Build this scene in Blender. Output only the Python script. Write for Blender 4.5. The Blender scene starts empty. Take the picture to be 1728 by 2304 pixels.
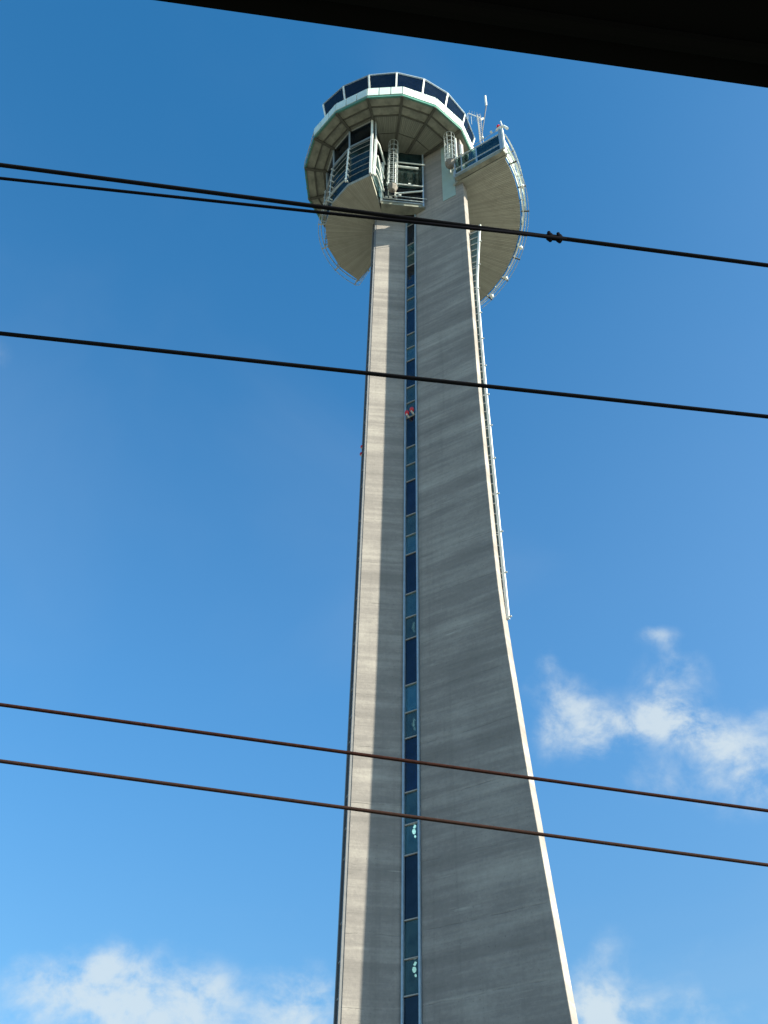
import bpy, bmesh, math, random
from mathutils import Vector, Matrix
random.seed(7)
R = math.radians
SC = bpy.context.scene
COL = SC.collection

# ------------------------------------------------------------------ camera
CAM_Z = 2.6
cam_d = bpy.data.cameras.new('camera'); cam = bpy.data.objects.new('camera', cam_d); COL.objects.link(cam)
cam_d.sensor_fit = 'VERTICAL'; cam_d.sensor_height = 24.0; cam_d.lens = 24.0 * 2400.0 / 2304.0
cam_d.clip_start = 0.05; cam_d.clip_end = 20000
pitch, roll = R(45.6), R(1.44)
fw = Vector((0, math.cos(pitch), math.sin(pitch))); up = Vector((0, -math.sin(pitch), math.cos(pitch))); rt = Vector((1, 0, 0))
U = up * math.cos(roll) - rt * math.sin(roll); X = up * math.sin(roll) + rt * math.cos(roll)
m = Matrix.Identity(4)
for i in range(3):
    m[i][0], m[i][1], m[i][2] = X[i], U[i], -fw[i]
m[2][3] = CAM_Z
cam.matrix_world = m
SC.camera = cam
SC.render.resolution_x, SC.render.resolution_y = 768, 1024

# ------------------------------------------------------------------ light
SUN_EL, SUN_A = R(28), R(65.5)            # SUN_A: from behind the camera round to the right
sdir = Vector((math.sin(SUN_A) * math.cos(SUN_EL), -math.cos(SUN_A) * math.cos(SUN_EL), math.sin(SUN_EL)))
sd = bpy.data.lights.new('sun', 'SUN'); sd.energy = 5.0; sd.angle = R(0.53); sd.color = (1.0, 0.985, 0.80)
so = bpy.data.objects.new('sun', sd); COL.objects.link(so)
so.rotation_euler = sdir.to_track_quat('Z', 'Y').to_euler()

SC.view_settings.view_transform = 'Standard'; SC.view_settings.look = 'None'
SC.view_settings.exposure = 1.45; SC.view_settings.gamma = 1.0; SC.view_settings.use_curve_mapping = False

SKY_STRENGTH = 0.107
W = bpy.data.worlds.new('World'); SC.world = W; W.use_nodes = True
wt = W.node_tree; wt.nodes.clear()
class NT:
    def __init__(s, t): s.t = t
    def n(s, typ, **k):
        nd = s.t.nodes.new(typ)
        for a, b in k.items(): setattr(nd, a, b)
        return nd
    def l(s, a, b): s.t.links.new(a, b)
    def setin(s, nd, i, v):
        if hasattr(v, 'is_output') or isinstance(v, bpy.types.NodeSocket): s.l(v, nd.inputs[i])
        else: nd.inputs[i].default_value = v
    def math(s, op, a, b=0.0, c=None, clamp=False):
        nd = s.n('ShaderNodeMath', operation=op); nd.use_clamp = clamp
        s.setin(nd, 0, a); s.setin(nd, 1, b)
        if c is not None: s.setin(nd, 2, c)
        return nd.outputs[0]
    def ramp(s, v, a, b, c=0.0, d=1.0, smooth=True):
        nd = s.n('ShaderNodeMapRange'); nd.interpolation_type = 'SMOOTHSTEP' if smooth else 'LINEAR'
        s.setin(nd, 0, v); s.setin(nd, 1, a); s.setin(nd, 2, b); s.setin(nd, 3, c); s.setin(nd, 4, d)
        return nd.outputs[0]
    def mix(s, f, a, b, blend='MIX'):
        nd = s.n('ShaderNodeMix', data_type='RGBA', blend_type=blend)
        s.setin(nd, 0, f); s.setin(nd, 6, a); s.setin(nd, 7, b)
        return nd.outputs[2]
    def noise(s, vec, scale, detail=5, rough=.5, dist=0.0):
        nd = s.n('ShaderNodeTexNoise'); s.l(vec, nd.inputs['Vector'])
        nd.inputs['Scale'].default_value = scale; nd.inputs['Detail'].default_value = detail
        nd.inputs['Roughness'].default_value = rough; nd.inputs['Distortion'].default_value = dist
        return nd.outputs['Fac']
    def mapping(s, vec, sc=(1, 1, 1), rot=(0, 0, 0), loc=(0, 0, 0)):
        nd = s.n('ShaderNodeMapping'); s.l(vec, nd.inputs['Vector'])
        nd.inputs['Scale'].default_value = sc; nd.inputs['Rotation'].default_value = rot; nd.inputs['Location'].default_value = loc
        return nd.outputs[0]
w = NT(wt)
sky = w.n('ShaderNodeTexSky', sky_type='NISHITA'); sky.sun_disc = False
sky.sun_elevation = SUN_EL; sky.sun_rotation = math.pi - SUN_A
sky.air_density = 1.0; sky.dust_density = 0.35; sky.ozone_density = 3.0; sky.altitude = 200
hs = w.n('ShaderNodeHueSaturation')
tc = w.n('ShaderNodeTexCoord'); gen = tc.outputs['Generated']
sep = w.n('ShaderNodeSeparateXYZ'); w.l(gen, sep.inputs[0]); hs.inputs['Saturation'].default_value = 1.08; hs.inputs['Value'].default_value = 1.0
tone = w.mix(w.ramp(sep.outputs[2], .28, .60, 0, 1), (.64, .80, .77, 1), (.64, .92, .96, 1))
tone = w.mix(w.ramp(sep.outputs[2], .62, .97, 0, 1), tone, (.42, .79, .88, 1))
w.l(w.mix(1.0, sky.outputs[0], tone, 'MULTIPLY'), hs.inputs['Color'])
az = w.math('ARCTAN2', sep.outputs[0], sep.outputs[1]); el = w.math('ARCSINE', sep.outputs[2])
# clouds: soft fair-weather scraps, each centred on a direction (azimuth, elevation, half width, half height, tilt, weight), degrees
CLOUDS = [
 (11.3, 35.6, 1.7, 1.2, -15, .75), (10.2, 33.6, 1.3, .9, 20, .65), (13.0, 34.3, 1.7, 1.2, -30, .75), (13.0, 32.9, 1.5, .9, 20, .5),
 (16.8, 33.8, 2.3, .95, 5, .95), (18.3, 33.2, 1.7, .9, -20, .95), (18.4, 35.2, 1.3, 1.3, 20, .75), (20.6, 35.8, 1.2, .9, -20, .45),
 (18.4, 37.9, 1.0, .55, -10, .65), (19.0, 37.0, .6, .7, 0, .3), (20.3, 32.2, 1.5, 1.0, -45, .65), (22.0, 30.8, 2.3, 1.5, -30, .6),
 (16.5, 31.1, 2.8, 1.1, -5, .42), (18.5, 29.6, 3.2, 1.0, -10, .34), (11.5, 37.4, .8, .6, 30, .35), (23.8, 32.6, 1.5, 1.1, -20, .55), (25, 30, 3, 2, -10, .5),
 (-16.8, 20.4, 1.7, 1.1, 0, .9), (-14.0, 21.0, 1.3, 1.3, 0, .9), (-11.6, 20.7, 2.4, 1.8, 0, 1.05), (-8.4, 20.8, 1.7, 1.2, 0, .85), (-3.7, 20.8, 1.9, 1.5, 0, 1.15),
 (-10, 18.2, 9, 1.5, 0, .8), (-5.4, 24.7, 1.8, .8, 20, .2),
 (11.4, 20.4, 2.0, 1.7, -10, 1.1), (11.8, 23.4, 1.7, 1.1, 20, .38), (15, 19.6, 5, 1.6, 0, .6), (18, 22.6, 4, 1.0, 0, .22),
 (-31.4, 49.1, .9, .9, 20, .35),
]
cov = None
vn = w.n('ShaderNodeTexNoise'); w.l(gen, vn.inputs['Vector']); vn.inputs['Scale'].default_value = 11; vn.inputs['Detail'].default_value = 8
wob = w.math('MULTIPLY', w.math('SUBTRACT', vn.outputs['Fac'], .5), .085)
azw = w.math('ADD', az, wob); elw = w.math('ADD', el, w.math('MULTIPLY', wob, -.6))
for a, e, sx, sy, tilt, wt_ in CLOUDS:
    da = w.math('MULTIPLY', w.math('SUBTRACT', azw, R(a)), math.cos(R(e)))
    de = w.math('SUBTRACT', elw, R(e))
    ct, st = math.cos(R(tilt)), math.sin(R(tilt))
    u_ = w.math('MULTIPLY_ADD', da, ct / R(sx), w.math('MULTIPLY', de, st / R(sx)))
    v_ = w.math('MULTIPLY_ADD', de, ct / R(sy), w.math('MULTIPLY', da, -st / R(sy)))
    q = w.math('MULTIPLY_ADD', u_, u_, w.math('MULTIPLY', v_, v_))
    g_ = w.math('MULTIPLY', w.math('EXPONENT', w.math('MULTIPLY', q, -0.8)), wt_)
    cov = g_ if cov is None else w.math('ADD', cov, g_)
n1 = w.noise(w.mapping(gen, sc=(1, 1, 1.3)), 21.0, 12, .60, .2)
n2 = w.noise(w.mapping(gen, sc=(1, 1, 1.8), loc=(3, 1, 7)), 2.6, 5, .5, .2)
# a low field of clouds all round the sky towards the horizon
field = w.math('MULTIPLY', w.ramp(el, R(24), R(6), 0, .62), w.ramp(n2, .42, .62))
cov2 = w.math('ADD', cov, field)
dens = w.ramp(w.math('MULTIPLY', cov2, w.ramp(n1, .34, .66, .30, 1.45, False)), .16, 1.55, 0, 1.0)
veil = w.math('MULTIPLY', w.ramp(w.noise(w.mapping(gen, sc=(1, .6, 2.2), rot=(.2, .3, .5)), 2.2, 5, .5, .6), .45, .85), .09)
# thin high haze thickening to the right, where the sun is
side = w.ramp(sep.outputs[0], -.05, .75, 0, 1)
veil = w.math('MULTIPLY_ADD', side, w.math('MULTIPLY_ADD', n2, .16, .05), veil)
dens = w.math('MULTIPLY', w.math('ADD', dens, veil), .76, clamp=True)
cloud_col = w.n('ShaderNodeRGB'); cloud_col.outputs[0].default_value = (2.55, 2.85, 2.95, 1)
skymix = w.mix(dens, hs.outputs[0], cloud_col.outputs[0])
bg = w.n('ShaderNodeBackground'); bg.inputs['Strength'].default_value = SKY_STRENGTH
out = w.n('ShaderNodeOutputWorld'); w.l(skymix, bg.inputs['Color']); w.l(bg.outputs[0], out.inputs['Surface'])

# ------------------------------------------------------------------ materials
def newmat(name):
    mt = bpy.data.materials.new(name); mt.use_nodes = True
    t = NT(mt.node_tree); b = mt.node_tree.nodes['Principled BSDF']
    return mt, t, b
def plain(name, col, rough=.5, metal=0.0, var=.12, scale=6.0, spec=.4):
    mt, t, b = newmat(name)
    o = t.n('ShaderNodeTexCoord').outputs['Object']
    inf = t.n('ShaderNodeObjectInfo').outputs['Random']
    f = t.noise(o, scale, 5, .6)
    lo = tuple(c * (1 - var) for c in col) + (1,); hi = tuple(min(1, c * (1 + var)) for c in col) + (1,)
    base = t.mix(t.ramp(f, .3, .7), lo, hi)
    base = t.mix(t.math('MULTIPLY', inf, .14), base, (0.05, .05, .045, 1), 'MIX')
    t.l(base, b.inputs['Base Color'])
    t.l(t.ramp(f, .2, .8, rough * .85, min(1, rough * 1.15)), b.inputs['Roughness'])
    b.inputs['Metallic'].default_value = metal; b.inputs['Specular IOR Level'].default_value = spec
    return mt
def concrete():
    mt, t, b = newmat('board_marked_concrete')
    o = t.n('ShaderNodeTexCoord').outputs['Object']
    s = t.n('ShaderNodeSeparateXYZ'); t.l(o, s.inputs[0])
    warp = t.math('MULTIPLY', t.math('SUBTRACT', t.noise(o, .45, 3, .5), .5), .35)
    zz = t.math('ADD', s.outputs[2], warp)
    lift = t.n('ShaderNodeTexWhiteNoise', noise_dimensions='1D'); t.l(t.math('FLOOR', t.math('DIVIDE', zz, .61)), lift.inputs['W'])
    big = t.noise(t.mapping(o, sc=(.35, .35, .5)), 1.0, 5, .6)                  # cloudy patches
    bands = t.noise(t.mapping(o, sc=(.05, .05, 1.5)), 1.0, 6, .6, .1)           # pours
    streak = t.noise(t.mapping(o, sc=(.45, .45, 5.0)), 1.0, 5, .6, .15)         # board marks
    grain = t.noise(o, 7.0, 8, .75)
    f = t.math('MULTIPLY', big, .55)
    for v, k in ((bands, .60), (streak, .34), (grain, .34), (lift.outputs[0], .10)):
        f = t.math('MULTIPLY_ADD', v, k, f)
    v = t.ramp(f, .62, 1.24, 0, 1, False)
    cr = t.n('ShaderNodeValToRGB'); t.l(v, cr.inputs[0])
    e = cr.color_ramp.elements
    e[0].color = (.155, .137, .127, 1); e[1].color = (.40, .352, .315, 1)
    k = cr.color_ramp.elements.new(.5); k.color = (.245, .213, .198, 1)
    # joints between lifts: thin, broken, some pale with lime and some dark
    fz = t.math('FRACT', t.math('DIVIDE', zz, 2.43)); jd = t.math('ABSOLUTE', t.math('SUBTRACT', fz, .5))
    line = t.math('MULTIPLY', t.ramp(jd, .010, .0), t.ramp(t.noise(t.mapping(o, sc=(1.2, 1.2, .4)), 1.0, 4, .6), .42, .6))
    c0 = t.mix(t.math('MULTIPLY', line, .5), cr.outputs[0], (.13, .115, .105, 1))
    lime = t.ramp(t.noise(t.mapping(o, sc=(.25, .25, 6.5), loc=(5, 2, 1)), 1.0, 5, .6, .3), .62, .73)
    lm = t.math('MULTIPLY', lime, t.ramp(t.noise(o, .8, 3, .5), .50, .66))
    c1 = t.mix(t.math('MULTIPLY', lm, .42), c0, (.52, .47, .42, 1))
    hole = t.ramp(t.noise(o, 16.0, 2, .5), .68, .75)
    c2 = t.mix(t.math('MULTIPLY', hole, .5), c1, (.10, .09, .085, 1))
    run = t.ramp(t.noise(t.mapping(o, sc=(2.6, 2.6, .05)), 1.0, 6, .65), .50, .78)
    c3 = t.mix(t.math('MULTIPLY', run, .30), c2, (.135, .12, .11, 1))
    t.l(c3, b.inputs['Base Color']); b.inputs['Roughness'].default_value = .9; b.inputs['Specular IOR Level'].default_value = .2
    bp = t.n('ShaderNodeBump'); bp.inputs['Strength'].default_value = .4; bp.inputs['Distance'].default_value = .03
    t.l(t.math('SUBTRACT', t.math('MULTIPLY_ADD', grain, .5, streak), line), bp.inputs['Height']); t.l(bp.outputs[0], b.inputs['Normal'])
    return mt
def cladding(name, step, col):
    # metal soffit cladding: narrow boards fanning out from the tower axis, dark grooves between them
    mt, t, b = newmat(name)
    o = t.n('ShaderNodeTexCoord').outputs['Object']
    s = t.n('ShaderNodeSeparateXYZ'); t.l(o, s.inputs[0])
    a = t.math('MULTIPLY', t.math('ARCTAN2', s.outputs[1], s.outputs[0]), 1 / step)
    fr = t.math('FRACT', t.math('ADD', a, 1000.0))
    d = t.math('ABSOLUTE', t.math('SUBTRACT', fr, .5))
    g = t.ramp(d, .36, .46)
    idn = t.n('ShaderNodeTexWhiteNoise', noise_dimensions='1D'); t.l(t.math('FLOOR', t.math('ADD', a, 1000.0)), idn.inputs['W'])
    base = t.mix(idn.outputs[0], tuple(c * .88 for c in col) + (1,), tuple(c * 1.1 for c in col) + (1,))
    dirt = t.ramp(t.noise(o, 1.4, 6, .65), .4, .75)
    base = t.mix(t.math('MULTIPLY', dirt, .3), base, (.16, .145, .11, 1))
    base = t.mix(t.math('MULTIPLY', g, .45), base, (.05, .05, .045, 1))
    t.l(base, b.inputs['Base Color']); b.inputs['Roughness'].default_value = .55
    bp = t.n('ShaderNodeBump'); bp.inputs['Strength'].default_value = .6; bp.inputs['Distance'].default_value = .03; bp.invert = True
    t.l(g, bp.inputs['Height']); t.l(bp.outputs[0], b.inputs['Normal'])
    return mt
def glass(name, tint, thru, refl=1.0):
    mt, t, b = newmat(name)
    mt.node_tree.nodes.remove(b)
    o = t.n('ShaderNodeTexCoord').outputs['Object']
    tr = t.n('ShaderNodeBsdfTransparent'); tr.inputs[0].default_value = tint + (1,)
    df = t.n('ShaderNodeBsdfDiffuse'); df.inputs[0].default_value = tuple(c * .25 for c in tint) + (1,)
    gl = t.n('ShaderNodeBsdfGlossy'); gl.inputs['Roughness'].default_value = .03; gl.inputs[0].default_value = (.9, .95, 1, 1)
    bp = t.n('ShaderNodeBump'); bp.inputs['Strength'].default_value = .05; bp.inputs['Distance'].default_value = .05
    t.l(t.noise(o, .9, 2, .4), bp.inputs['Height']); t.l(bp.outputs[0], gl.inputs['Normal'])
    fr = t.n('ShaderNodeFresnel'); fr.inputs[0].default_value = 1.5
    inf = t.n('ShaderNodeObjectInfo').outputs['Random']
    tn = t.mix(inf, tuple(c * .62 for c in tint) + (1,), tuple(min(1, c * 1.45) for c in tint) + (1,))
    t.l(tn, tr.inputs[0])
    gd = t.ramp(t.noise(o, 1.1, 5, .65), .35, .75)
    t.l(t.mix(gd, tuple(c * .15 for c in tint) + (1,), tuple(min(1, c * .55 + .02) for c in tint) + (1,)), df.inputs[0])
    m1 = t.n('ShaderNodeMixShader'); m1.inputs[0].default_value = thru; t.l(df.outputs[0], m1.inputs[1]); t.l(tr.outputs[0], m1.inputs[2])
    m2 = t.n('ShaderNodeMixShader'); t.l(t.math('MULTIPLY', fr.outputs[0], refl, clamp=True), m2.inputs[0]); t.l(m1.outputs[0], m2.inputs[1]); t.l(gl.outputs[0], m2.inputs[2])
    t.l(m2.outputs[0], mt.node_tree.nodes['Material Output'].inputs['Surface'])
    return mt
M = dict(
 concrete=concrete(),
 soffit=cladding('soffit_boards_wide', .0145, (.325, .318, .27)),
 soffit_left=cladding('soffit_boards_narrow', .030, (.325, .305, .255)),
 ringclad=cladding('soffit_boards_inner', .030, (.22, .22, .18)),
 lampglow=None,
 panel=plain('soffit_panel_grey', (.225, .222, .18), .6, var=.30, scale=1.6),
 rib=plain('rib_brown', (.075, .072, .058), .6),
 dark=plain('dark_void', (.03, .032, .03), .8),
 fascia=plain('mint_white_fascia', (.66, .76, .72), .4, var=.07, scale=2.5),
 lip=plain('green_grey_lip', (.07, .20, .155), .45),
 white=plain('white_painted_steel', (.78, .78, .74), .4, var=.08, scale=3),
 galv=plain('galvanised_steel', (.48, .50, .49), .42, metal=.35, var=.2, scale=9),
 frame=plain('blue_grey_aluminium', (.36, .43, .50), .35, metal=.3, var=.1),
 doorpan=plain('pale_green_panel', (.33, .42, .395), .5, var=.07, scale=1.5),
 navy=glass('navy_glass', (.07, .115, .18), .9, .55),
 blue=glass('blue_glass', (.05, .14, .28), .85, .9),  # in the glazed strips, the dark tint stands in for an unlit interior
 teal=glass('teal_glass', (.30, .52, .52), .8, .8),  # in the glazed strips, the paler tint stands in for a lighter interior
 deepteal=glass('deep_teal_glass', (.09, .21, .23), .7, .38),
 clear=glass('clear_green_glass', (.55, .75, .70), .92, .9),
 inner=plain('interior_grey_green', (.30, .36, .34), .7),
 blind=plain('pale_blind', (.52, .60, .54), .7, var=.05),
 red=plain('red_lamp_glass', (.62, .02, .03), .2, var=.1),
 black=plain('black_plastic', (.0012, .0012, .0014), .9, var=.1, spec=.0),
 cable=plain('dark_cable', (.0018, .0018, .0045), .95, var=.3, scale=30, spec=.0),
 copper=plain('brown_copper_wire', (.024, .009, .007), .9, metal=.0, var=.3, scale=30, spec=.05),
 mull=plain('grey_mullion', (.34, .32, .30), .6),
 darkframe=plain('dark_grey_frame', (.13, .125, .13), .6),
 tray=plain('dark_green_tray', (.05, .10, .095), .6),
 rust=plain('brown_grey_plate', (.20, .17, .15), .7),
)

mt_, t_, b_ = newmat('lit_stair_lamp'); b_.inputs['Base Color'].default_value = (.7, .8, .75, 1)
b_.inputs['Emission Color'].default_value = (1, .66, .60, 1); b_.inputs['Emission Strength'].default_value = 1.6
M['lampglow'] = mt_
# ------------------------------------------------------------------ mesh helpers
ORG = Vector((0, 0, 0))          # subtracted from every vertex: the base of the thing being built
class MB:
    def __init__(s): s.v = []; s.f = []
    def add(s, vs, fs):
        b = len(s.v); s.v += [Vector(p) - ORG for p in vs]; s.f += [tuple(b + i for i in f) for f in fs]; return s
    def prism(s, poly, z0, z1):
        n = len(poly); vs = [(p[0], p[1], z0) for p in poly] + [(p[0], p[1], z1) for p in poly]
        return s.add(vs, [tuple(range(n))[::-1], tuple(range(n, 2 * n))] + [(i, (i + 1) % n, n + (i + 1) % n, n + i) for i in range(n)])
    def hexa(s, a, b):           # a, b: two matching quads
        return s.add(list(a) + list(b), [(3, 2, 1, 0), (4, 5, 6, 7), (0, 1, 5, 4), (1, 2, 6, 5), (2, 3, 7, 6), (3, 0, 4, 7)])
    def plate(s, q, t):          # quad with thickness t towards its back
        q = [Vector(p) for p in q]; n = (q[1] - q[0]).cross(q[3] - q[0]).normalized() * t
        return s.hexa(q, [p - n for p in q])
    def bar(s, a, b, wx, wy, side=None):
        a, b = Vector(a), Vector(b); d = (b - a).normalized()
        if side is None: side = Vector((0, 0, 1)) if abs(d.z) < .9 else Vector((1, 0, 0))
        side = Vector(side); x = (side - d * side.dot(d)).normalized(); y = d.cross(x)
        c = [x * wx / 2 + y * wy / 2, -x * wx / 2 + y * wy / 2, -x * wx / 2 - y * wy / 2, x * wx / 2 - y * wy / 2]
        return s.hexa([a + k for k in c], [b + k for k in c])
    def tube(s, pts, r, n=8):
        pts = [Vector(p) for p in pts]; rings = []
        for i, p in enumerate(pts):
            d = (pts[min(i + 1, len(pts) - 1)] - pts[max(i - 1, 0)]).normalized()
            ref = Vector((0, 0, 1)) if abs(d.z) < .9 else Vector((1, 0, 0))
            x = (ref - d * ref.dot(d)).normalized(); y = d.cross(x)
            rings += [p + x * r * math.cos(2 * math.pi * k / n) + y * r * math.sin(2 * math.pi * k / n) for k in range(n)]
        L = len(pts); fs = [tuple(range(n))[::-1], tuple(range((L - 1) * n, L * n))]
        for i in range(L - 1):
            for k in range(n): fs.append((i * n + k, i * n + (k + 1) % n, (i + 1) * n + (k + 1) % n, (i + 1) * n + k))
        return s.add(rings, fs)
    def lathe(s, c, prof, n=16):
        vs = [(c[0] + r * math.cos(2 * math.pi * k / n), c[1] + r * math.sin(2 * math.pi * k / n), c[2] + z) for r, z in prof for k in range(n)]
        L = len(prof); fs = [tuple(range(n))[::-1], tuple(range((L - 1) * n, L * n))]
        for i in range(L - 1):
            for k in range(n): fs.append((i * n + k, i * n + (k + 1) % n, (i + 1) * n + (k + 1) % n, (i + 1) * n + k))
        return s.add(vs, fs)
    def build(s, name, mat, parent=None, bevel=0, smooth=False):
        me = bpy.data.meshes.new(name); me.from_pydata([tuple(p) for p in s.v], [], s.f); me.validate()
        bm = bmesh.new(); bm.from_mesh(me); bmesh.ops.recalc_face_normals(bm, faces=bm.faces); bm.to_mesh(me); bm.free()
        me.materials.append(M[mat] if isinstance(mat, str) else mat)
        if smooth:
            for p in me.polygons: p.use_smooth = True
        o = bpy.data.objects.new(name, me); COL.objects.link(o)
        if parent: o.parent = parent
        if bevel:
            b = o.modifiers.new('bevel', 'BEVEL'); b.width = bevel; b.segments = 2; b.limit_method = 'ANGLE'; b.angle_limit = R(40)
        return o
def empty(name, loc, label, cat, group=None):
    o = bpy.data.objects.new(name, None); COL.objects.link(o); o.location = loc
    o['label'] = label; o['category'] = cat
    if group: o['group'] = group
    return o
def tag(o, label, cat, group=None):
    o['label'] = label; o['category'] = cat
    if group: o['group'] = group
    return o
def dup(o, parent, rz=0.0, loc=None):
    c = o.copy(); COL.objects.link(c); c.parent = parent
    if rz: c.rotation_euler.z = o.rotation_euler.z + rz
    if loc is not None: c.location = loc
    return c
def lerp(a, b, t): return Vector(a) * (1 - t) + Vector(b) * t

# ------------------------------------------------------------------ ground
mt, t, b = newmat('dry_grass_and_gravel')
o_ = t.n('ShaderNodeTexCoord').outputs['Object']
f1 = t.noise(o_, .06, 6, .6); f2 = t.noise(o_, 1.5, 6, .7)
t.l(t.mix(t.ramp(f1, .42, .58), t.mix(t.ramp(f2, .3, .7), (.08, .095, .045, 1), (.14, .14, .07, 1)), t.mix(t.ramp(f2, .3, .7), (.20, .187, .165, 1), (.27, .25, .225, 1))), b.inputs['Base Color'])
b.inputs['Roughness'].default_value = .95
g = MB(); S = 6000
g.add([(-S, -S, 0), (S, -S, 0), (S, S, 0), (-S, S, 0)], [(0, 1, 2, 3)]).build('ground', mt)['kind'] = 'structure'
mt, t, b = newmat('grey_asphalt'); o_ = t.n('ShaderNodeTexCoord').outputs['Object']
t.l(t.mix(t.noise(o_, 3, 6, .7), (.10, .096, .09, 1), (.15, .143, .13, 1)), b.inputs['Base Color']); b.inputs['Roughness'].default_value = .9
g = MB().prism([(-38, 14), (44, 14), (44, 78), (-38, 78)], -.2, .02); g.build('paved_apron', mt)['kind'] = 'structure'

# ------------------------------------------------------------------ control tower
CX, CY = -.15, 36.2
tower = empty('control_tower', (CX, CY, 0), 'tall pale concrete control tower with glazed cab, standing against the blue sky', 'control tower')
ORG = Vector((CX, CY, 0))
def pol(r, a, z=0.0): return Vector((CX + r * math.cos(R(a)), CY + r * math.sin(R(a)), z))
th = R(58.5)
UR = Vector((math.sin(th), -math.cos(th), 0)); NR = Vector((-math.cos(th), -math.sin(th), 0))
G = Vector((1.285, 35.0, 0)); UL = Vector((-math.sin(R(86)), -math.cos(R(86)), 0)); NL = Vector((UL.y, -UL.x, 0))
HS = .36
K = G - UR * HS                     # concave corner, left edge of the glass strip
Z1, Z2, Z3 = 73.4, 66.0, 67.0       # undersides: upper deck, left room, right balcony
def Z(p, z): return Vector((p[0], p[1], z))

# right wing wall, flared towards the ground
PROF = [(0, 7.3), (3, 6.75), (6, 6.25), (10, 5.75), (13, 5.47), (15.25, 5.28), (16.9, 5.15), (18, 5.06), (20.4, 4.87), (22.6, 4.69), (24.5, 4.55), (26.5, 4.42), (28.5, 4.28), (30.5, 4.16), (32.5, 4.08), (34.5, 4.03), (38.5, 3.96), (42, 3.91), (46, 3.87), (52, 3.85), (60, 3.85), (67, 3.85), (73.38, 3.85)]
T = .54
mb = MB(); vs = []
for z, L in PROF:
    a = G + UR * (HS + .012); b_ = G + UR * L
    vs += [Z(a, z), Z(b_, z), Z(b_ - NR * T, z), Z(a - NR * T, z)]
n = len(PROF); fs = [(3, 2, 1, 0), tuple(4 * (n - 1) + k for k in range(4))]
for i in range(n - 1):
    for k in range(4): fs.append((4 * i + k, 4 * i + (k + 1) % 4, 4 * i + 4 + (k + 1) % 4, 4 * i + 4 + k))
mb.add(vs, fs); wing = mb.build('wing_wall', 'concrete', tower, bevel=.02)
# left wall
Q = K + UL * 1.94
mb = MB().hexa([Z(K + UL * .01, 0), Z(Q, 0), Z(Q + NL * .4, 0), Z(K + UL * .01 + NL * .4, 0)], [Z(K + UL * .01, 73.38), Z(Q, 73.38), Z(Q + NL * .4, 73.38), Z(K + UL * .01 + NL * .4, 73.38)])
mb.build('front_wall', 'concrete', tower, bevel=.02)
# far walls closing the shaft
Q2 = Q + Vector((-.17, .62, 0))
far = [G + UR * 2.4 - NR * (T + .005), Vector((4.6, 38.6, 0)), Vector((1.4, 41.2, 0)), Vector((-.6, 40.0, 0)), Q2 + Vector((.02, .02, 0))]
for i in range(len(far) - 1):
    a, c_ = far[i], far[i + 1]; d = (c_ - a).normalized(); nn = Vector((d.y, -d.x, 0))
    MB().hexa([Z(a, 0), Z(c_, 0), Z(c_ - nn * .35, 0), Z(a - nn * .35, 0)], [Z(a, 73.37), Z(c_, 73.37), Z(c_ - nn * .35, 73.37), Z(a - nn * .35, 73.37)]).build('rear_wall', 'concrete', tower)

# glazed strips: floors repeat every 4.87 m; within a floor three panes, tinted to stand in for dark or lighter interiors
FL = 4.87; ZT = 50.30
floors = [ZT + FL * k for k in range(-10, 5)]
def strip(A, B, nrm, zmax, fw_=.07, label=None, fm='frame'):
    """A->B bottom edge of the strip, seen from outside left to right"""
    A, B = Vector(A), Vector(B); d = (B - A).normalized()
    fr = MB()
    for p in (A + d * fw_ / 2, B - d * fw_ / 2):
        fr.bar(Z(p + nrm * .02, 0.5), Z(p + nrm * .02, zmax), fw_, .14, side=d)
    root = fr.build('window_strip', fm, tower)
    if label: root['label'] = label
    zs = []
    for zt in floors:
        zs += [(zt, 'blue'), (zt - 2.36, 'teal'), (zt - 3.68, 'teal')]
    zs.append((floors[-1] + FL, 'end'))
    zs.sort(key=lambda q: q[0])
    bounds = [(zs[i][0], zs[i + 1][0], zs[i + 1][1]) for i in range(len(zs) - 1)]
    a, c_ = A + d * (fw_ + .004), B - d * (fw_ + .004)
    cache = {}; mull = None
    for z0, z1, kind in bounds:
        if z0 < .4 or z0 > zmax: continue
        z1 = min(z1, zmax)
        h = round(z1 - z0, 3)
        kind = kind if kind != 'end' else 'blue'
        if (h, kind) not in cache:
            ob = MB().plate([Z(a, .03), Z(c_, .03), Z(c_, h - .03), Z(a, h - .03)], .02).build('glass_pane', kind, root)
            cache[(h, kind)] = ob; ob.location.z = z0
        else: dup(cache[(h, kind)], root, loc=(0, 0, z0))
        if mull is None:
            mull = MB().bar(Z(a + nrm * .01, 0), Z(c_ + nrm * .01, 0), .04, .08, side=(0, 0, 1)).build('mullion', 'mull', root); mull.location.z = z0
        else: dup(mull, root, loc=(0, 0, z0))
    return root
strip(K, G + UR * HS, NR, 65.9)
d2 = (Q2 - Q).normalized(); strip(Q2, Q + d2 * .02, Vector((-d2.y, d2.x, 0)).normalized(), 65.9, .12, fm='darkframe')
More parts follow.
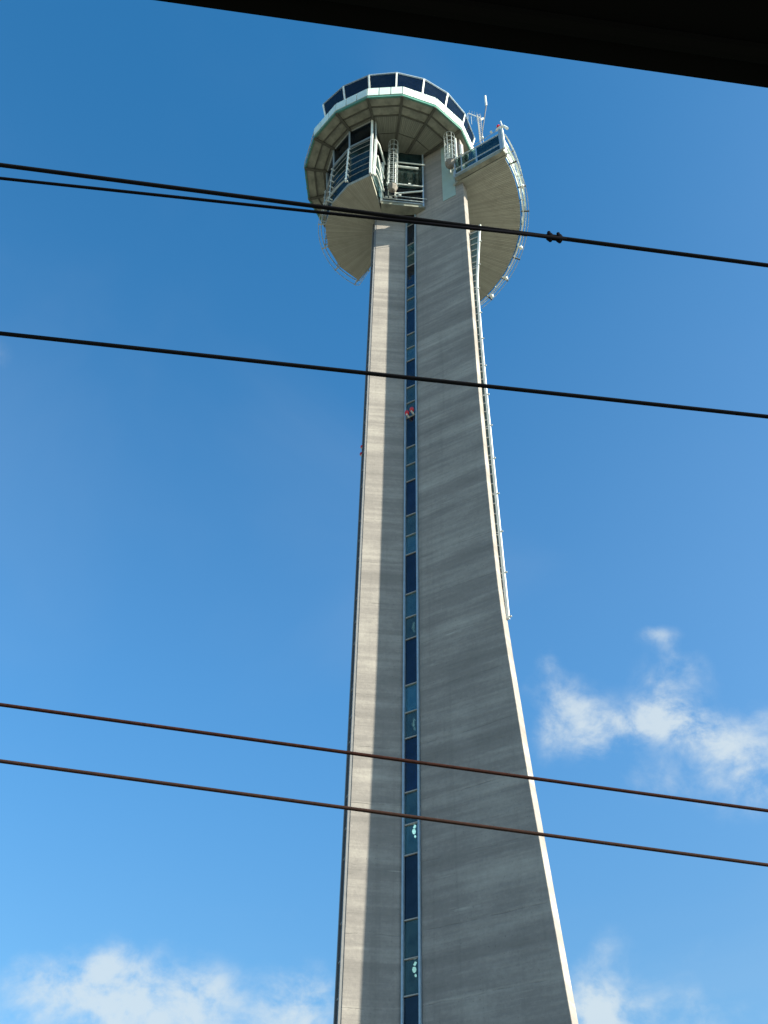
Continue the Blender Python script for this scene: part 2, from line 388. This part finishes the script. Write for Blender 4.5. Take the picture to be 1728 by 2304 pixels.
# inside of the shaft: partition, landings, and pale lamp housings seen through the glass
MB().hexa([Z(G - NR * 1.0 - UR * .3, 0), Z(G - NR * 1.0 + UR * 3, 0), Z(G - NR * 1.1 + UR * 3, 0), Z(G - NR * 1.1 - UR * .3, 0)],
          [Z(G - NR * 1.0 - UR * .3, 66), Z(G - NR * 1.0 + UR * 3, 66), Z(G - NR * 1.1 + UR * 3, 66), Z(G - NR * 1.1 - UR * .3, 66)]).build('stair_wall', 'inner', tower)
ld = None
for zt in floors:
    if zt > 66: continue
    if ld is None:
        ld = MB().hexa([Z(K - NR * .12, -.1), Z(G + UR * .6 - NR * .12, -.1), Z(G + UR * .6 - NR * .99, -.1), Z(K - NR * .99, -.1)],
                       [Z(K - NR * .12, .1), Z(G + UR * .6 - NR * .12, .1), Z(G + UR * .6 - NR * .99, .1), Z(K - NR * .99, .1)]).build('landing', 'inner', tower); ld.location.z = zt
    else: dup(ld, tower, loc=(0, 0, zt))
for z, s in ((31.45, -.02), (26.55, -.02), (21.95, 0), (17.0, .0)):
    mb = MB(); p = G - NR * .16 + UR * s
    mb.lathe(Z(p, z), [(.02, 0), (.05, .03), (.07, .10), (.05, .17), (.02, .18)], 12)
    mb.tube([Z(p, z + .24), Z(p + UR * .05 - NR * .02, z + .34)], .04)
    mb.lathe(Z(p + UR * .05, z - .15), [(.02, 0), (.04, .03), (.03, .07), (.02, .09)], 12)
    mb.build('stair_lamp', 'lampglow', tower, smooth=True)

# red obstruction lamps
def lamp(p, out, name='obstruction_lamp', k=1.0):
    o = MB().bar(Z(p, p.z) - out * .22, Z(p, p.z) + out * .06 * k, .05, .08).build(name, 'white', tower)
    MB().lathe(Vector((p.x, p.y, p.z + .03)), [(r_ * k, z_ * k) for r_, z_ in ((.08, 0), (.11, .03), (.12, .16), (.09, .24), (.03, .28))], 14).build('red_lens', 'red', o, smooth=True)
    return o
lamp(Z(G + NR * .22 - UR * .13, 45.42), NR); lamp(Z(G + NR * .22 + UR * .15, 45.52), NR)
lamp(Z(Q2 + Vector((-.07, -.05, 0)), 43.55), Vector((-1, 0, 0)), k=.72); lamp(Z(Q2 + Vector((-.09, -.05, 0)), 43.0), Vector((-1, 0, 0)), k=.72)

# access ladder up the end of the wing
def LZ(z):
    for (a, la), (b2, lb) in zip(PROF, PROF[1:]):
        if a <= z <= b2: return la + (lb - la) * (z - a) / (b2 - a)
LP = [(30.5, 4.22), (34, 4.18), (38, 4.14), (42, 4.10), (46, 4.06), (50, 4.04), (55, 4.05), (56.2, 4.11), (58, 4.25), (60.5, 4.46), (61.6, 4.57)]
def Llad(z):
    for (a, la), (b2, lb) in zip(LP, LP[1:]):
        if a <= z <= b2: return la + (lb - la) * (z - a) / (b2 - a)
    return LP[-1][1]
mb = MB(); pts = [Z(G + UR * L - NR * .48, z) for z, L in LP]
for a, c_ in zip(pts, pts[1:]): mb.bar(a, c_ + (c_ - a).normalized() * .01, .12, .10, side=UR)
lad = mb.build('access_ladder', 'white', tower)
z = 30.7; k = 0
while z < 61.2:
    a = Z(G + UR * (LZ(z) - .02) - NR * .44, z); c_ = Z(G + UR * Llad(z) - NR * .48, z)
    MB().tube([a, c_], .04, 6).build('rung', 'galv', lad)
    z += .66
mb = MB(); zz_ = 30.7
while zz_ < 61:
    z1_ = min(zz_ + 2.4, 61.2)
    mb.hexa(*[[Z(G + UR * (LZ(q_) + .01) - NR * .47, q_), Z(G + UR * (Llad(q_) - .06) - NR * .47, q_), Z(G + UR * (Llad(q_) - .06) - NR * .49, q_), Z(G + UR * (LZ(q_) + .01) - NR * .49, q_)] for q_ in (zz_, z1_)]); zz_ = z1_
    if zz_ > 60.9: break
mb.build('cable_tray', 'tray', lad)
z = 30.6
while z < 61.2:
    MB().bar(Z(G + UR * (LZ(z) - .02) - NR * .48, z), Z(G + UR * (Llad(z) + .16) - NR * .48, z), .05, .07).build('bracket', 'galv', lad)
    z += 2.43

# pale panel on the wing wall
MB().hexa([Z(G + UR * 2.38 + NR * .03, 65.8), Z(G + UR * 3.3 + NR * .03, 65.8), Z(G + UR * 3.3 - NR * .01, 65.8), Z(G + UR * 2.38 - NR * .01, 65.8)],
          [Z(G + UR * 2.38 + NR * .03, 73.3), Z(G + UR * 3.3 + NR * .03, 73.3), Z(G + UR * 3.3 - NR * .01, 73.3), Z(G + UR * 2.38 - NR * .01, 73.3)]).build('wall_panel', 'doorpan', tower)

# ---- upper deck
A0 = -106.0; ST = 22.5; RO = 6.15
ring = lambda r, z=0, n_=16, a0=A0: [pol(r, a0 + 360 / n_ * k, z) for k in range(n_)]
deck = MB().prism(ring(6.08), 73.48, 74.5).build('upper_deck', 'dark', tower)
RR = [6.08, 5.42, 4.76, 3.46, 1.7]
for j in range(4):
    g1, g0 = RR[j] - .025, RR[j + 1] + .03
    e = 1.1
    def sp(r, side):
        ang = A0 + (0 if side < 0 else ST); p = pol(r, ang)
        tan = (pol(r, A0 + ST) - pol(r, A0)).normalized()
        return p + tan * (.07 if side < 0 else -.07)
    q = [sp(g1, -1), sp(g1, 1), sp(g0, 1), sp(g0, -1)]
    first = MB().prism([(p.x, p.y) for p in q], 73.40 + .012 * (j % 2), 73.47).build('soffit_panel', 'panel' if j < 2 else 'ringclad', deck)
    for k in range(1, 16): dup(first, deck, R(ST * k))
a = pol(1.7, A0); c_ = pol(6.1, A0)
first = MB().bar(Z(a, 73.40), Z(c_, 73.40), .26, .17, side=(0, 0, 1)).build('rib', 'rib', deck)
for k in range(1, 16): dup(first, deck, R(ST * k))
for rr_ in (5.42, 4.76):
    t0, t1 = pol(rr_, A0), pol(rr_, A0 + ST); dd = (t1 - t0).normalized()
    first = MB().bar(Z(t0 + dd * .10, 73.40), Z(t1 - dd * .10, 73.40), .14, .09, side=(0, 0, 1)).build('ring_beam', 'rib', deck)
    for k in range(1, 16): dup(first, deck, R(ST * k))
# lip all round; fascia panels, three to a side, only round the glazed front
pa, pb = pol(6.13, A0), pol(6.13, A0 + ST)
pa2, pb2 = pol(6.0, A0), pol(6.0, A0 + ST)
first = MB().hexa([Z(pa, 73.34), Z(pb, 73.34), Z(pb2, 73.34), Z(pa2, 73.34)], [Z(pa, 73.60), Z(pb, 73.60), Z(pb2, 73.60), Z(pa2, 73.60)]).build('edge_lip', 'lip', deck)
for k in range(1, 16): dup(first, deck, R(ST * k))
for j in range(3):
    P0 = lerp(pol(6.17, A0), pol(6.17, A0 + ST), j / 3); P1 = lerp(pol(6.17, A0), pol(6.17, A0 + ST), (j + 1) / 3)
    d = (P1 - P0).normalized(); P0 = P0 + d * .026; P1 = P1 - d * .026; nn = Vector((d.y, -d.x, 0))
    first = MB().hexa([Z(P0, 73.61), Z(P1, 73.61), Z(P1 - nn * .06, 73.61), Z(P0 - nn * .06, 73.61)],
                      [Z(P0 + nn * .04, 74.62), Z(P1 + nn * .04, 74.62), Z(P1 - nn * .03, 74.62), Z(P0 - nn * .03, 74.62)]).build('fascia_panel', 'fascia', deck)
    for k in (-2, -1, 1, 2, 3): dup(first, deck, R(ST * k))
# gallery rail above the fascia
mb = MB()
pts = [pol(6.16, A0 + ST * k, 74.42) for k in range(4, 15)]; mb.tube(pts, .025, 6)
mb.tube([Z(p, 73.95) for p in pts], .018, 6)
mb.build('gallery_rail', 'galv', deck)
for k in range(4, 14):
    for j in range(3):
        p = lerp(pol(6.16, A0 + ST * k), pol(6.16, A0 + ST * (k + 1)), j / 3)
        MB().bar(Z(p, 73.42), Z(p, 74.44), .05, .05).build('rail_post', 'galv', deck)

# ---- cab with twenty outward sloping windows
W0 = -105.5; WS = 18.0; zb, zt_, rb, rt_ = 74.3, 76.65, 5.72, 6.22
KS = (-2, -1, 0, 1, 2, 3, 4)                     # glazed bays; behind them the cab wall runs back over the deck
front_v = [W0 + WS * k for k in range(-2, 6)]
def cabpoly(r_, br): return [(p.x, p.y) for p in [pol(r_, a) for a in front_v] + [pol(br, 30), pol(br, 80), pol(br, 130), pol(br, 180)]]
cab = MB().prism(cabpoly(5.68, 3.5), 74.5, 74.62).build('control_cab', 'inner', tower)
q = [pol(rb, W0, zb), pol(rb, W0 + WS, zb), pol(rt_, W0 + WS, zt_), pol(rt_, W0, zt_)]
first = MB().plate(q, .03).build('window_pane', 'navy', cab)
for k in KS:
    if k: dup(first, cab, R(WS * k))
first = MB().bar(pol(rb + .01, W0, zb), pol(rt_ + .01, W0, zt_), .115, .09, side=Vector((-math.sin(R(W0)), math.cos(R(W0)), 0))).build('mullion', 'white', cab)
for k in KS + (5,):
    if k: dup(first, cab, R(WS * k))
first = MB().bar(pol(rt_ - .02, W0, zt_ + .01), pol(rt_ - .02, W0 + WS, zt_ + .01), .05, .06, side=(0, 0, 1)).build('head_rail', 'frame', cab)
for k in KS:
    if k: dup(first, cab, R(WS * k))
bk = [pol(5.9, front_v[-1]), pol(3.5, 30), pol(3.5, 80), pol(3.5, 130), pol(3.5, 180), pol(5.9, front_v[0])]
for a, c_ in zip(bk, bk[1:]):
    MB().plate([Z(c_, 74.5), Z(a, 74.5), Z(a, 76.65), Z(c_, 76.65)], .06).build('rear_pane', 'clear', cab)
mb = MB(); mb.prism(cabpoly(6.27, 3.7), 76.7, 76.80); mb.prism(cabpoly(5.6, 3.3), 76.80, 76.9)
mb.build('cab_roof', 'frame', tower)
# consoles inside the cab so the glass has something behind it
mb = MB()
for k in KS:
    a = W0 + WS * k + 9; mb.bar(pol(4.6, a - 7, 74.8), pol(4.6, a + 7, 74.8), .5, .9, side=(0, 0, 1))
mb.build('console_ring', 'dark', cab)
MB().lathe((CX, CY, 74.5), [(1.2, 0), (1.2, 2.2)], 20).build('core_column', 'inner', cab)

# ---- lower left control room
GA = [-107, -129.5, -152, -174.5, -197, -219.5, -242]
RL = 4.22
inner = [Vector((-1.02, 39.6, 0)), Vector((.3, 39.2, 0)), Vector((.3, 35.6, 0)), Vector((-.66, 34.66, 0))]
poly = [pol(RL, a) for a in GA]; full = poly + [Vector((-1.2, 38.6, 0))] + inner[1:]
room = MB().prism([(p.x, p.y) for p in full], Z2, 66.32).build('lower_control_room', 'soffit_left', tower)
zs = [66.36, 67.32, 68.28, 69.24, 70.20, 71.12]
def rr(z): return RL - .05 + (.16 * (z - 66.3) / 5 if z < 71.1 else .16 + .16 * (z - 71.1) / 2.3)
for k in range(len(GA) - 1):
    a0_, a1_ = GA[k + 1], GA[k]
    for z0, z1 in zip(zs, zs[1:]):
        MB().plate([pol(rr(z0), a0_, z0 + .02), pol(rr(z0), a1_, z0 + .02), pol(rr(z1), a1_, z1 - .02), pol(rr(z1), a0_, z1 - .02)], .04).build('spandrel_pane', 'deepteal', room)
    MB().plate([pol(rr(71.2), a0_, 71.2), pol(rr(71.2), a1_, 71.2), pol(rr(73.3), a1_, 73.3), pol(rr(73.3), a0_, 73.3)], .03).build('window_pane', 'navy', room)
    MB().bar(pol(rr(71.16) + .03, a0_, 71.16), pol(rr(71.16) + .03, a1_, 71.16), .09, .12, side=(0, 0, 1)).build('sill', 'frame', room)
    MB().bar(pol(rr(73.3) + .02, a0_, 73.33), pol(rr(73.3) + .02, a1_, 73.33), .08, .08, side=(0, 0, 1)).build('head_rail', 'galv', room)
    for z in (66.75, 67.5, 68.35, 69.25, 70.1, 70.75):
        MB().tube([pol(RL + .17, a0_ + .5, z), pol(RL + .115, (a0_ + a1_) / 2, z), pol(RL + .17, a1_ - .5, z)], .018, 6).build('guard_rail', 'mull', room)
for k, a in enumerate(GA):
    mat = 'white' if k < 2 else 'galv'
    wd = .14 if k == 0 else .075
    sd = Vector((-math.sin(R(a)), math.cos(R(a)), 0))
    po = MB().bar(pol(RL + .08, a, 66.1), pol(RL + .2, a, 71.1), wd, wd, side=sd)
    if k > 0: po = MB().tube([pol(RL + .24, a, 66.2), pol(RL + .24, a, 70.7), pol(RL + .18, a, 70.95), pol(RL + .02, a, 71.05)], .055 if k == 1 else .035)
    po.build('post', mat, room)
    MB().bar(pol(rr(71.2) + .05, a, 71.1), pol(rr(73.3) + .05, a, 73.34), wd, .09, side=sd).build('mullion', 'white' if k == 0 else 'frame', room)
    if k:
        for z in (66.5, 67.3, 68.1, 68.9, 69.7, 70.5):
            MB().bar(pol(RL, a, z), pol(RL + .34, a, z + .02), .05, .07).build('bracket', 'white' if k < 3 else 'galv', room)
# second post, on the cut side, and the cut face glazing
C0 = pol(RL, -107); C1 = Vector((-.70, 34.08, 0)); cd = (C1 - C0).normalized(); cn = Vector((cd.y, -cd.x, 0))
MB().bar(Z(C0 + cd * .10 + cn * .17, 66.1), Z(C0 + cd * .10 + cn * .20, 71.1), .15, .15, side=cd).build('post', 'white', room)
MB().bar(Z(C0 + cd * .10 + cn * .20, 71.1), Z(C0 - cd * .12 + cn * .20, 73.34), .13, .1, side=cd).build('post', 'galv', room)
for z0, z1 in ((66.4, 68.7), (68.75, 71.1), (71.2, 73.3)):
    MB().plate([Z(C0 + cd * .25, z0), Z(C1 - cd * .04, z0), Z(C1 - cd * .04, z1), Z(C0 + cd * .25, z1)], .03).build('side_pane', 'teal' if z0 < 71 else 'navy', room)
for z, r_ in ((71.0, .065), (69.0, .03), (67.3, .045), (66.45, .035)):
    MB().tube([Z(C0 + cd * .12 + cn * .24, z), Z(C0 + cd * .5 + cn * .30, z), Z(C1 - cd * .1 + cn * .22, z)], r_).build('side_rail', 'white', room)
MB().tube([Z(C0 + cd * .3 + cn * .3, 69.1), Z(C1 + cn * .2 - cd * .2, 67.4)], .04).build('side_rail', 'white', room)
# rails hung outside the soffit edge, round to the far side
arc = [-128 - 6 * k for k in range(20)] ; arc = [a for a in arc if a > -243]
back = [pol(RL + .36, -244), pol(3.3, -243), pol(2.55, -242)]
for r_, z, rad in ((4.66, 66.05, .022), (4.50, 66.38, .032)):
    pts = [pol(r_, a, z) for a in arc] + [pol(r_ - .1, -244.5, z)] + [pol(3.3, -246.5, z), pol(2.3, -249, z)]
    MB().tube(pts, rad, 6).build('outer_rail', 'galv', room)
for a in (-152, -174.5, -197, -219.5, -241):
    MB().bar(pol(4.15, a, 66.2), pol(4.70, a, 66.05), .06, .08).build('rail_arm', 'galv', room)
MB().bar(pol(3.2, -241, 66.2), pol(3.3, -247.5, 66.1), .06, .08).build('rail_arm', 'galv', room)
# dark service slot in the soffit
MB().bar(Vector((-1.02, 36.3, 65.985)), Vector((-1.02, 37.9, 65.985)), .02, .06, side=(0, 0, 1)).build('soffit_slot', 'dark', room)

# ---- glazed bay between the room and the wing
B0, B1 = Vector((-.70, 34.08, 0)), Vector((2.12, 34.31, 0)); bd = (B1 - B0).normalized(); bn = Vector((bd.y, -bd.x, 0))
bay = MB().prism([(-.70, 34.08), (2.13, 34.31), (2.2, 34.46), (1.72, 34.84), (-.64, 34.98)], 65.99, 66.28).build('glazed_bay', 'panel', tower)
def bp_(x, z, o=0.0): return Z(B0 + bd * x + bn * o, z)
LB = (B1 - B0).length
for x0, x1, z0, z1, mm in ((.06, LB - .1, 66.32, 66.85, 'blue'), (.06, LB - .1, 66.9, 68.45, 'navy'), (.06, LB - .1, 68.55, 70.8, 'clear'), (.06, LB - .1, 70.9, 71.55, 'clear'), (.06, LB - .1, 71.6, 73.35, 'deepteal')):
    MB().plate([bp_(x0, z0), bp_(x1, z0), bp_(x1, z1), bp_(x0, z1)], .03).build('bay_pane', mm, bay)
MB().bar(bp_(LB - .06, 66.0, .02), bp_(LB - .06, 73.35, .02), .10, .14, side=bd).build('bay_frame', 'frame', bay)
MB().bar(bp_(0, 66.30, .02), bp_(LB, 66.30, .02), .10, .12, side=(0, 0, 1)).build('bay_frame', 'frame', bay)
MB().bar(bp_(0, 66.1, .05), bp_(0, 70.0, .05), .15, .15, side=bd).build('bay_post', 'white', bay)
MB().bar(bp_(0, 70.0, .05), bp_(.02, 71.4, .05), .22, .18, side=bd).build('bay_post', 'white', bay)
MB().plate([bp_(.9, 69.0, -.35), bp_(2.35, 69.0, -.35), bp_(2.35, 71.5, -.35), bp_(.9, 71.5, -.35)], .03).build('blind', 'blind', bay)
MB().plate([bp_(.1, 66.3, -.62), bp_(2.6, 66.3, -.62), bp_(2.6, 73.3, -.62), bp_(.1, 73.3, -.62)], .03).build('bay_back_wall', 'inner', bay)
for xa, za, xb, zb_, r_, mm in ((.9, 71.62, 2.9, 71.58, .05, 'white'), (.75, 71.0, 2.45, 70.95, .085, 'white'), (.3, 68.5, 2.75, 68.48, .055, 'white'), (.9, 67.15, 2.7, 67.85, .06, 'white'), (.45, 66.85, 3.0, 66.82, .028, 'galv'), (.1, 66.42, 2.75, 66.4, .035, 'galv')):
    MB().tube([bp_(xa, za, .16), bp_(xb, zb_, .16)], r_).build('horizontal_pipe', mm, bay)
for x, z in ((1.85, 68.55), (.95, 66.7), (.35, 66.5), (.62, 66.5), (1.2, 66.9)):
    MB().bar(bp_(x - .09, z, .2), bp_(x + .09, z, .2), .12, .1).build('pipe_clamp', 'white', bay)

# ---- caged ladders
def cage(c, z0, z1, r_, facing):
    root = MB().lathe((c.x, c.y, z0 - .55), [(.08, 0), (r_ * .55, .06), (r_ * 1.0, .34), (r_ * 1.0, .58)], 8).build('caged_ladder', 'rust', tower)
    f = Vector(facing).normalized(); s_ = Vector((-f.y, f.x, 0))
    for kk in (-1, 1):
        MB().bar(Z(c - f * r_ + s_ * .22 * kk, z0 - .5), Z(c - f * r_ + s_ * .22 * kk, z1), .06, .05, side=s_).build('stile', 'white', root)
    for j in range(5):
        a = math.atan2(f.y, f.x) + R(-100 + 50 * j)
        p = c + Vector((math.cos(a), math.sin(a), 0)) * r_
        MB().bar(Z(p, z0), Z(p, z1 - .05 * abs(j - 2)), .04, .035).build('cage_bar', 'galv', root)
    hn = int((z1 - z0) / .62)
    hoop = None
    for j in range(hn + 1):
        z = z0 + (z1 - z0) * j / hn
        if hoop is None:
            pts = []
            for q_ in range(15):
                a = math.atan2(f.y, f.x) + R(-125 + 250 * q_ / 14); pts.append(Z(c + Vector((math.cos(a), math.sin(a), 0)) * (r_ + .01), 0))
            hoop = MB().tube(pts, .022, 6).build('hoop', 'galv', root); hoop.location.z = z
        else: dup(hoop, root, loc=(0, 0, z))
    rg = None; z = z0
    while z < z1:
        if rg is None:
            rg = MB().tube([Z(c - f * r_ - s_ * .22, 0), Z(c - f * r_ + s_ * .22, 0)], .02, 6).build('rung', 'galv', root); rg.location.z = z
        else: dup(rg, root, loc=(0, 0, z))
        z += .3
    return root
cage(Vector((0.02, 33.42, 0)), 66.95, 73.1, .33, (.1, -1, 0))
cage(Z(G + UR * 3.32 + NR * .55, 0), 69.2, 73.15, .36, NR)
MB().bar(Z(G + UR * 3.72 + NR * .45, 68.6), Z(G + UR * 3.72 + NR * .45, 72.6), .10, .08, side=UR).build('ladder_rail', 'white', tower)
MB().bar(Z(G + UR * 3.95 + NR * .12, 70.6), Z(G + UR * 3.95 + NR * .12, 72.0), .16, .1, side=UR).build('ladder_bracket', 'white', tower)

# ---- right balcony
BA, BB = Vector((4.03, 32.69, 0)), Vector((6.98, 30.77, 0)); cdir = (BB - BA).normalized(); cnrm = Vector((cdir.y, -cdir.x, 0)); LC = (BB - BA).length
arcR = [-33.5 + (77.0) * k / 14 for k in range(15)]
off = -cnrm * .36
back_ = [Vector((1.3, 41.3, 0)), Vector((1.3, 37.4, 0)), Vector((3.6, 33.75, 0))]
main = [BA + off - cdir * -.05, BB + off + cdir * .12] + [pol(8.75, a) for a in arcR] + back_
bal = MB().prism([(p.x, p.y) for p in main], Z3, 67.3).build('balcony', 'soffit', tower)
MB().prism([(p.x, p.y) for p in (BA, BB, BB + off * .84 + cdir * .05, BA + off * .84)], 66.99, 67.32).build('edge_beam', 'panel', bal)
def cp(s, z, o=0.0): return Z(BA + cdir * s + cnrm * o, z)
for s0, s1, mm in ((.08, 1.58, 'clear'), (1.68, LC - .22, 'deepteal')):
    for z0, z1 in ((67.42, 68.05), (68.14, 69.42)):
        MB().plate([cp(s0, z0, -.03), cp(s1, z0, -.03), cp(s1, z1, -.03), cp(s0, z1, -.03)], .02).build('parapet_pane', mm, bal)
for z, r_ in ((67.38, .05), (68.1, .035), (69.48, .045)):
    MB().tube([cp(0, z), cp(LC, z)], r_).build('parapet_rail', 'frame' if z < 68 else 'galv', bal)
MB().tube([cp(1.2, 69.9), cp(LC, 70.15)], .018, 6).build('parapet_rail', 'galv', bal)
for s in (.04, .55, 1.63, LC - .15):
    MB().bar(cp(s, 67.3), cp(s, 69.5), .06, .06, side=cdir).build('parapet_post', 'frame', bal)
MB().bar(cp(0, 67.0, .03), cp(0, 67.75, .03), .12, .1, side=cdir).build('parapet_post', 'frame', bal)
for s, z in ((2.2, 70.2), (2.85, 70.3)):
    MB().lathe(cp(s, z), [(.03, 0), (.08, .04), (.08, .14), (.03, .18)], 10).build('floodlight', 'white', bal)
MB().bar(cp(LC - .05, 67.1, .06), cp(LC - .05, 69.9, .06), .20, .12, side=cdir).build('corner_post', 'frame', bal)
MB().bar(cp(LC + .12, 67.1, .05), cp(LC + .12, 69.85, .05), .12, .14, side=cdir).build('corner_post', 'white', bal)
MB().tube([cp(LC - .3, 70.2), cp(LC - .05, 70.35), cp(LC + .25, 70.2), cp(LC + .45, 69.8, -.1)], .09).build('corner_hood', 'white', bal)
MB().tube([cp(LC + .15, 70.2), cp(LC + .08, 71.1)], .05).build('corner_mast', 'white', bal)
rl = MB().lathe(cp(LC - .12, 70.4), [(.06, 0), (.12, .03), (.13, .2), (.08, .3)], 12).build('red_lamp', 'red', bal, smooth=True)
# curved outer parapet: pale panels, posts, and rails outside them
AR = [-36 + 5.65 * k for k in range(15)]
for a, b2 in zip(AR, AR[1:]):
    MB().plate([pol(8.86, a + .25, 67.15), pol(8.86, b2 - .25, 67.15), pol(8.86, b2 - .25, 69.1), pol(8.86, a + .25, 69.1)], .03).build('curved_panel', 'fascia' if a < -14 else 'clear', bal)
for a in AR[::1]:
    MB().bar(pol(8.92, a, 67.0), pol(8.92, a, 69.3), .05, .05).build('parapet_post', 'galv', bal)
fine = [-36.5 + 2.85 * k for k in range(29)]
for r_, z, rad in ((8.93, 67.08, .045), (9.14, 67.22, .03), (9.30, 67.05, .02), (9.12, 68.1, .03), (9.18, 69.2, .035), (9.02, 69.9, .02)):
    MB().tube([pol(r_, a, z) for a in fine], rad, 6).build('curved_rail', 'galv' if rad < .04 else 'white', bal)
MB().tube([pol(9.0 + .004 * (a + 36), a, 68.7 - .035 * (a + 36)) for a in fine[:11]], .06, 8).build('bright_pipe', 'white', bal)
for a in AR[1::2]:
    MB().bar(pol(8.8, a, 67.1), pol(9.34, a, 67.05), .06, .09).build('rail_arm', 'rib', bal)
    MB().bar(pol(8.8, a, 68.6), pol(9.2, a, 68.6), .05, .07).build('rail_arm', 'rib', bal)
for a in (-19, 9.5, 25.5, 36.2):
    p = pol(9.12, a, 67.0)
    MB().lathe(p, [(.04, -.05), (.12, 0), (.13, .14), (.05, .22)], 12).build('floodlight', 'white', bal, smooth=True)

# ---- aerials
MB().tube([(6.16, 33.4, 74.4), (6.53, 32.25, 77.0)], .035).build('whip_pole', 'darkframe', tower)
MB().tube([(6.53, 32.24, 77.02), (6.48, 31.98, 78.0)], .075).build('whip_aerial', 'white', tower)
mb = MB()
mx, my = 6.22, 33.95
for dx, dy in ((-.12, -.12), (.12, -.12), (.0, .14)): mb.tube([(mx + dx, my + dy, 74.5), (mx + dx, my + dy, 79.0)], .02, 6)
z = 75.0; k = 0
while z < 78.9:
    c3 = [(-.12, -.12), (.12, -.12), (.0, .14)]
    for j in range(3):
        a, b2 = c3[j], c3[(j + 1) % 3]; mb.tube([(mx + a[0], my + a[1], z), (mx + b2[0], my + b2[1], z + .3)], .012, 5)
    z += .3
mast = mb.build('lattice_mast', 'mull', tower)
MB().tube([(mx + .1, my, 78.8), (mx - .75, my - .1, 79.3)], .035, 6).build('yagi_boom', 'white', mast)
for k in range(4):
    x = mx - .15 - .18 * k; MB().tube([(x, my - .35, 78.95 + .1 * k), (x, my + .35, 78.95 + .1 * k)], .012, 5).build('yagi_element', 'galv', mast)
MB().bar((mx + .1, my, 78.5), (mx + .35, my, 78.75), .1, .12).build('dish_bracket', 'white', mast)
MB().tube([(5.6, 33.6, 76.9), (5.6, 33.6, 78.2)], .02, 6).build('rod_aerial', 'galv', tower)
MB().tube([(5.3, 33.2, 76.9), (5.3, 33.2, 77.8)], .02, 6).build('rod_aerial', 'galv', tower)

# ------------------------------------------------------------------ overhead wires (railway catenary)
ORG = Vector((0, 0, 0))
def wire(name, a, b, r_, mat, label, sag=.0, ext=(60, 60)):
    global ORG
    a, b = Vector(a), Vector(b); d = (b - a).normalized(); mid = (a + b) / 2
    s0, s1 = -(b - a).length / 2 - ext[0], (b - a).length / 2 + ext[1]
    ORG = Vector((0, 0, 0)); pts = []
    N = 60
    for i in range(N + 1):
        s = s0 + (s1 - s0) * i / N
        pts.append(mid + d * s + Vector((0, 0, sag * (s * s) / 3600.0)))
    o = MB().tube(pts, r_, 10).build(name, mat, None, smooth=True)
    return tag(o, label, 'overhead wire')
wire('overhead_wire', (-2.52, 3.24, 9.0), (2.57, 3.83, 9.0), .0145, 'cable', 'black upper wire with the clamp, crossing the tower just below its glazed cab')
wire('overhead_wire', (-2.5, 3.28, 8.9), (1.17, 3.645, 8.965), .0105, 'cable', 'thinner black wire running just below the clamped wire and ending at its clamp', ext=(60, 0))
wire('overhead_wire', (-2.47, 3.98, 8.2), (2.56, 4.5, 8.2), .0145, 'cable', 'thick black wire crossing the middle of the tower shaft above the red lamps')
wire('overhead_wire', (-2.93, 6.89, 7.4), (3.36, 8.17, 7.4), .0145, 'copper', 'brown copper wire crossing the shaft, upper one of the lower pair')
wire('overhead_wire', (-2.99, 7.37, 7.2), (3.46, 8.74, 7.2), .0155, 'copper', 'brown copper wire crossing lowest in front of the shaft')
# clamp
ORG = Vector((1.091, 3.654, 9.0))
dw = Vector((.993, .115, 0)); cc = Vector((1.091, 3.654, 8.99))
clamp = MB().bar(cc - dw * .055, cc + dw * .055, .034, .03).build('wire_clamp', 'cable', None, bevel=.003)
clamp.location = ORG
for s in (-.032, .032):
    MB().lathe(cc + dw * s + Vector((0, 0, -.052)), [(.006, 0), (.013, .006), (.013, .02), (.024, .035), (.024, .07), (.012, .085), (.012, .112), (.005, .116)], 12).build('bolt', 'cable', clamp, smooth=True)
tag(clamp, 'small black bolted clamp joining the two upper wires right of the tower', 'wire clamp')
# the window header of the train the picture is taken from
ORG = Vector((0, .33, 3.5))
def hy(x): return .335 + .1142 * x
x0, x1 = -2.2, 2.2
hd = MB().hexa([(x0, hy(x0), 3.5), (x1, hy(x1), 3.5), (x1, hy(x1) - 1.6, 3.5), (x0, hy(x0) - 1.6, 3.5)], [(x0, hy(x0), 3.72), (x1, hy(x1), 3.72), (x1, hy(x1) - 1.6, 3.72), (x0, hy(x0) - 1.6, 3.72)]).build('window_header', 'black', None, bevel=.006)
hd.location = ORG
MB().tube([(x0, hy(x0) - .03, 3.497), (x1, hy(x1) - .03, 3.497)], .008, 8).build('rubber_seal', 'black', hd)
tag(hd, 'black window header slanting across the top right corner above the tower', 'window frame')
